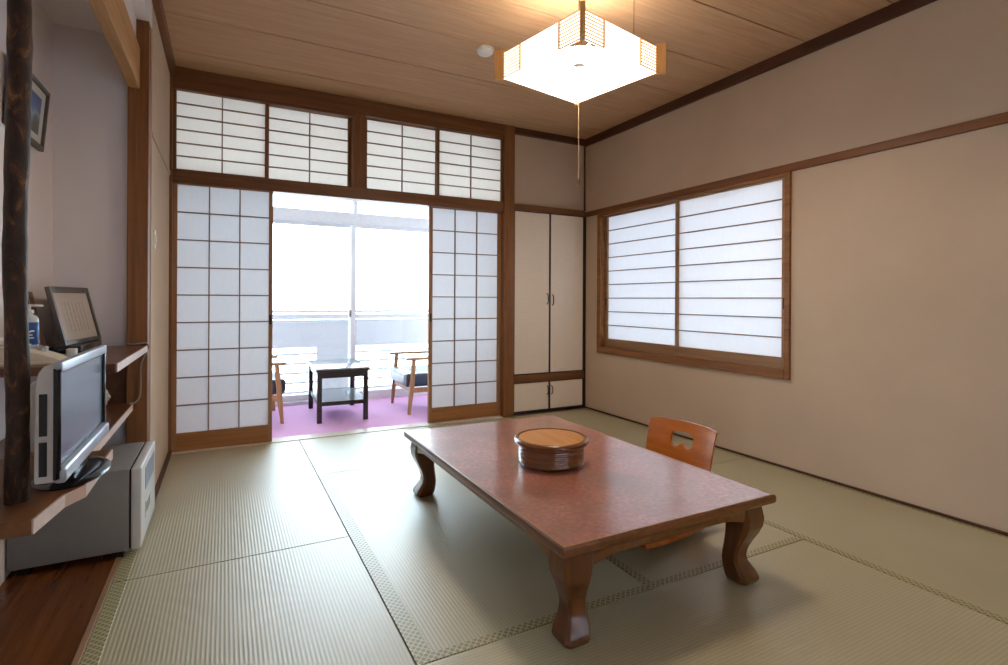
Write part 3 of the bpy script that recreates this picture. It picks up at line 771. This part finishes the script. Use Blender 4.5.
# telephone
ph = thing('telephone', 'cream telephone near the end of the upper alcove shelf', 'telephone', (-.640, 2.445, SZ), math.radians(4))
pf = [(-.095, 0), (.125, 0), (.127, .010)] + [(.125 - .125 * math.sin(PI / 2 * k / 10), .012 + .050 * math.sin(PI / 2 * k / 10) ** .8) for k in range(1, 11)] + [(-.04, .064), (-.085, .060), (-.095, .050)]
obj('body', MB().prism(pf, -.075, .075, Matrix.Rotation(PI / 2, 4, 'X'), True), 'cream', ph, .004)
obj('base_plate', MB().rbox(-.10, .132, -.08, .08, .0, .012, .004), 'cream', ph)
hs = MB().tube([(-.062, -.095, .066), (-.062, -.06, .078), (-.062, 0, .084), (-.062, .06, .078), (-.062, .095, .066)], [.018, .016, .014, .016, .018], 12)
obj('handset', hs, 'cream', ph)
kp = MB()
for i in range(4):
    for j in range(3): kp.box(.012 + i * .016, .022 + i * .016, .01 + j * .018, .022 + j * .018, .050 - i * .004, .0665 - i * .0035)
obj('keypad', kp, 'tvgrey', ph)
obj('display', MB().rbox(-.03, .0, -.05, .0, .058, .0665, .002, 2), plain('phone_display', lin(92, 112, 150), .3), ph)

# pump bottle
pb = thing('pump_bottle', 'clear pump bottle with blue label behind the telephone', 'bottle', (-.657, 2.62, SZ))
pb.scale = (.86, .86, .93)
M['clearplastic'] = plain('milky_plastic', lin(206, 216, 222), .2, .5, 0, .02)
obj('bottle', MB().lathe([(0, 0), (.030, 0), (.033, .004), (.033, .162), (.028, .174), (.013, .182), (.013, .188), (0, .188)], 32), 'clearplastic', pb)
obj('label_band', MB().lathe([(.0332, .06), (.0338, .061), (.0338, .150), (.0332, .151)], 32), plain('blue_label', lin(24, 74, 150), .4, .5, 0, .05), pb)
wm = MB()
for (a, z, w) in ((.2, .05, .2), (.35, .062, .12), (.5, .05, .1), (.1, .075, .15), (.45, .078, .2)):
    wm.box(.0335, .0342, -.004, .004 + w * .03, z + .035, z + .041, Matrix.Rotation(-PI / 2 + a, 4, 'Z'))
obj('label_marks', wm, 'white', pb)
obj('pump', MB().lathe([(0, .188), (.016, .188), (.016, .200), (.005, .203), (.005, .212), (.011, .214), (.011, .224), (0, .224)], 24).rbox(0, .048, -.006, .006, .214, .223, .003), 'white', pb)

# dark backing board and framed sheet on a flat black box
bxk = thing('flat_black_box', 'flat black box under the framed sheet', 'box', (-.58, 2.975, SZ))
obj('case', MB().rbox(-.075, .052, -.205, .205, .003, .033, .004), 'tvblack', bxk)
each('foot', [(x - .01, x + .01, y - .01, y + .01, 0, .004) for x in (-.05, .03) for y in (-.18, .18)], 'tvblack', bxk)
M['frameg'] = plain('dark_grey_frame', lin(96, 92, 88), .4, .5, .2)
def leaning(p0, p1, off, hgt):
    """matrix: local X along the foot line, Y up the leaning face, Z out of the face"""
    a, b = Vector(p0), Vector(p1); ex = (b - a).normalized(); up = Vector((off[0], off[1], hgt)); up = (up - ex * up.dot(ex)).normalized()
    ez = ex.cross(up); m = Matrix.Identity(4)
    for i, e in enumerate((ex, up, ez)):
        for k in range(3): m[k][i] = e[k]
    m.translation = a; return m, (b - a).length
t = NT('certificate_page'); b = t.bsdf(None, .18, .5)
tc = t.n('ShaderNodeTexCoord'); sp = t.n('ShaderNodeSeparateXYZ'); t.l(tc.outputs['Object'], sp.inputs[0])
colm = t.math('LESS_THAN', t.math('FRACT', t.math('MULTIPLY', sp.outputs[0], 26.0)), .38)
nz = t.math('GREATER_THAN', t.noise(t.coord((170, 190, 1)), 1.0, 2), .5)
inx = t.math('MULTIPLY', t.math('GREATER_THAN', sp.outputs[0], .085), t.math('LESS_THAN', sp.outputs[0], .345))
iny = t.math('MULTIPLY', t.math('GREATER_THAN', sp.outputs[1], .055), t.math('LESS_THAN', sp.outputs[1], .185))
ink = t.math('MULTIPLY', t.math('MULTIPLY', colm, nz), t.math('MULTIPLY', inx, iny))
t.l(t.mix(t.math('MULTIPLY', ink, .6), lin(206, 198, 188), lin(110, 112, 106)), b.inputs['Base Color']); M['page'] = t.m
mt, wl = leaning((-.585, 2.776, SZ + .0345), (-.534, 3.185, SZ + .0345), (-.058, 0), .245)
H_ = .252
fd = thing('framed_sheet', 'grey framed sheet of handwriting leaning on the upper alcove shelf', 'picture frame', (0, 0, 0)); fd.matrix_world = mt
w_ = .018
obj('frame', MB().box(0, w_, 0, H_, -.012, .006).box(wl - w_, wl, 0, H_, -.012, .006).box(w_, wl - w_, 0, w_, -.012, .006).box(w_, wl - w_, H_ - w_ * 1.4, H_, -.012, .006), 'frameg', fd, .002)
obj('page', MB().box(w_ - .003, wl - w_ + .003, w_ - .003, H_ - w_, -.006, -.002), 'page', fd)
db = thing('dark_board', 'dark brown board leaning on the wall behind the framed sheet', 'board', (0, 0, 0))
m2, wl2 = leaning((-.625, 2.725, SZ + .001), (-.600, 2.775, SZ + .001), (-.055, .0), .25)
m2, wl2 = leaning((-.634, 2.70, SZ + .001), (-.634, 2.765, SZ + .001), (-.05, 0), .25); db.matrix_world = m2
obj('panel', MB().box(0, .066, 0, .262, -.018, 0), 'shelfw', db, .002); obj('foot_strip', MB().box(0, .066, 0, .012, 0, .004), 'darktrim', db)
tag(obj('power_adapter', MB().rbox(-.016, .016, -.02, .02, 0, .03, .005).tube([(0, .02, .015), (0, .045, .01), (-.02, .07, .004)], .003, 6), 'white', loc=(-.545, 2.70, SZ)), 'small white power adapter on the shelf before the framed sheet', 'adapter')

# crumpled bag
bm = bmesh.new(); bmesh.ops.create_icosphere(bm, subdivisions=4, radius=1)
for v_ in bm.verts:
    p = v_.co; k = 1 + .16 * math.sin(p.x * 9 + p.z * 7) * math.cos(p.y * 8) + .08 * math.sin(p.z * 21 + p.y * 13)
    top = max(0, p.z)
    v_.co = Vector((p.x * .042 * k * (1 - .55 * top), p.y * .05 * k * (1 - .55 * top), (p.z + 1) * .058))
me_ = MB(); me_.add([v.co.copy() for v in bm.verts], [[v.index for v in f.verts] for f in bm.faces], False); bm.free()
tag(obj('plastic_bag', me_, plain('crinkled_plastic', lin(206, 206, 204), .2, .6), loc=(-.525, 3.09, BZ)), 'crumpled white plastic bag on the lower shelf behind the television', 'bag')

# cable along pillar
cbp = [(-.423, 3.142, SZ + .012), (-.40, 3.14, SZ + .008), (-.365, 3.139, SZ + .010), (-.346, 3.142, SZ + .012), (-.334, 3.142, SZ - .005), (-.345, 3.142, SZ - .04), (-.366, 3.14, .72), (-.366, 3.14, .62), (-.370, 3.14, .565), (-.388, 3.14, .538), (-.41, 3.13, .536)]
def smooth(pts, n=6):
    P = [Vector(p) for p in pts]; out = []
    for i in range(len(P) - 1):
        a, b, c, d = P[max(i - 1, 0)], P[i], P[i + 1], P[min(i + 2, len(P) - 1)]
        for k in range(n):
            u = k / n
            out.append(.5 * ((2 * b) + (c - a) * u + (2 * a - 5 * b + 4 * c - d) * u * u + (3 * b - a - 3 * c + d) * u ** 3))
    out.append(P[-1]); return out
tag(obj('cable', MB().tube(smooth(cbp), .004, 8), plain('grey_cable', lin(150, 140, 130), .5)), 'grey cable looping down the pillar past the upper shelf', 'cable')

# wall picture
mp_, pw = leaning((-.713, 2.55, 1.68), (-.713, 2.97, 1.68), (.022, 0), .26)
wp = thing('wall_picture', 'framed landscape print hanging in the alcove behind the bark post', 'picture', (0, 0, 0)); wp.matrix_world = mp_
PH = .258; w_ = .016
obj('frame', MB().box(0, w_, 0, PH, -.006, .014).box(pw - w_, pw, 0, PH, -.006, .014).box(w_, pw - w_, 0, w_ * 1.3, -.006, .014).box(w_, pw - w_, PH - w_, PH, -.006, .014), 'frameg', wp, .002)
obj('mount', MB().box(w_ - .002, pw - w_ + .002, w_, PH - w_ + .002, -.004, .003), 'white', wp)
t = NT('landscape_print'); b = t.bsdf(None, .3, .5)
tc = t.n('ShaderNodeTexCoord'); sp = t.n('ShaderNodeSeparateXYZ'); t.l(tc.outputs['Object'], sp.inputs[0])
h_ = t.math('ADD', t.math('MULTIPLY', sp.outputs[1], 5.2), t.math('MULTIPLY', t.math('SUBTRACT', t.noise(t.coord((9, 14, 1)), 1.0, 4), .5), .5))
t.l(t.ramp(h_, [(.40, lin(70, 74, 66)), (.58, lin(96, 110, 118)), (.68, lin(150, 170, 196)), (.80, lin(70, 106, 170)), (1.0, lin(52, 84, 150))]), b.inputs['Base Color'])
obj('print', MB().box(.065, pw - .065, .055, PH - .05, .003, .0045), t.m, wp)

# switch
sw = thing('light_switch', 'small white light switch on the narrow plastered wall', 'switch', (XL, 3.36, 1.36))
obj('plate', MB().rbox(0, .006, -.028, .028, -.05, .05, .002, 2), 'white', sw)
obj('rocker', MB().rbox(.005, .011, -.012, .012, -.024, .024, .002, 2), 'cream', sw)

# ------------------------------------------------------------------ light
w = bpy.data.worlds.new('overcast_sky'); S.world = w; w.use_nodes = True
bg = w.node_tree.nodes['Background']; bg.inputs[0].default_value = (.75, .88, 1.0, 1); bg.inputs[1].default_value = 9.0
def portal(name, loc, rot, sx, sy):
    l = bpy.data.lights.new(name, 'AREA'); l.shape = 'RECTANGLE'; l.size = sx; l.size_y = sy; l.cycles.is_portal = True
    o = bpy.data.objects.new(name, l); o.location = loc; o.rotation_euler = rot; C.objects.link(o)
portal('sunroom_portal', ((EX0 + EX1) / 2, YE + .1, 1.17), (-PI / 2, 0, 0), EX1 - EX0, 2.36)
portal('window_portal', (XR + .13, (WY0 + WY1) / 2, (WZ0 + WZ1) / 2), (0, PI / 2, 0), WZ1 - WZ0, WY1 - WY0)

portal('rear_portal', ((FX0 + FX1) / 2, YF - .12, (FZ0 + FZ1) / 2), (PI / 2, 0, 0), FX1 - FX0, FZ1 - FZ0)  # sampling portal of the added rear window

# ------------------------------------------------------------------ camera
cam = bpy.data.cameras.new('camera'); co = bpy.data.objects.new('camera', cam); C.objects.link(co)
cam.sensor_width = 36; cam.sensor_fit = 'HORIZONTAL'; cam.lens = 531.3 * 36 / 1008; cam.shift_y = -(332.5 - 299.6) / 1008; cam.clip_start = .05
yaw, roll = .4833, .005
fw = Vector((math.sin(yaw), math.cos(yaw), 0)); r0 = Vector((math.cos(yaw), -math.sin(yaw), 0)); u0 = Vector((0, 0, 1))
r = r0 * math.cos(roll) + u0 * math.sin(roll); u = u0 * math.cos(roll) - r0 * math.sin(roll)
m = Matrix.Identity(4)
for i, e in enumerate((r, u, -fw)):
    for k in range(3): m[k][i] = e[k]
m.translation = (0, 0, 1.05); co.matrix_world = m
S.camera = co
S.view_settings.view_transform = 'Standard'; S.view_settings.look = 'None'; S.view_settings.gamma = 1; S.view_settings.exposure = 0.6
S.view_settings.use_curve_mapping = False
S.cycles.use_denoising = True; S.cycles.max_bounces = 14; S.cycles.diffuse_bounces = 8; S.cycles.transparent_max_bounces = 12; S.cycles.transmission_bounces = 8
S.cycles.sample_clamp_indirect = 3.5; S.cycles.blur_glossy = 1.0
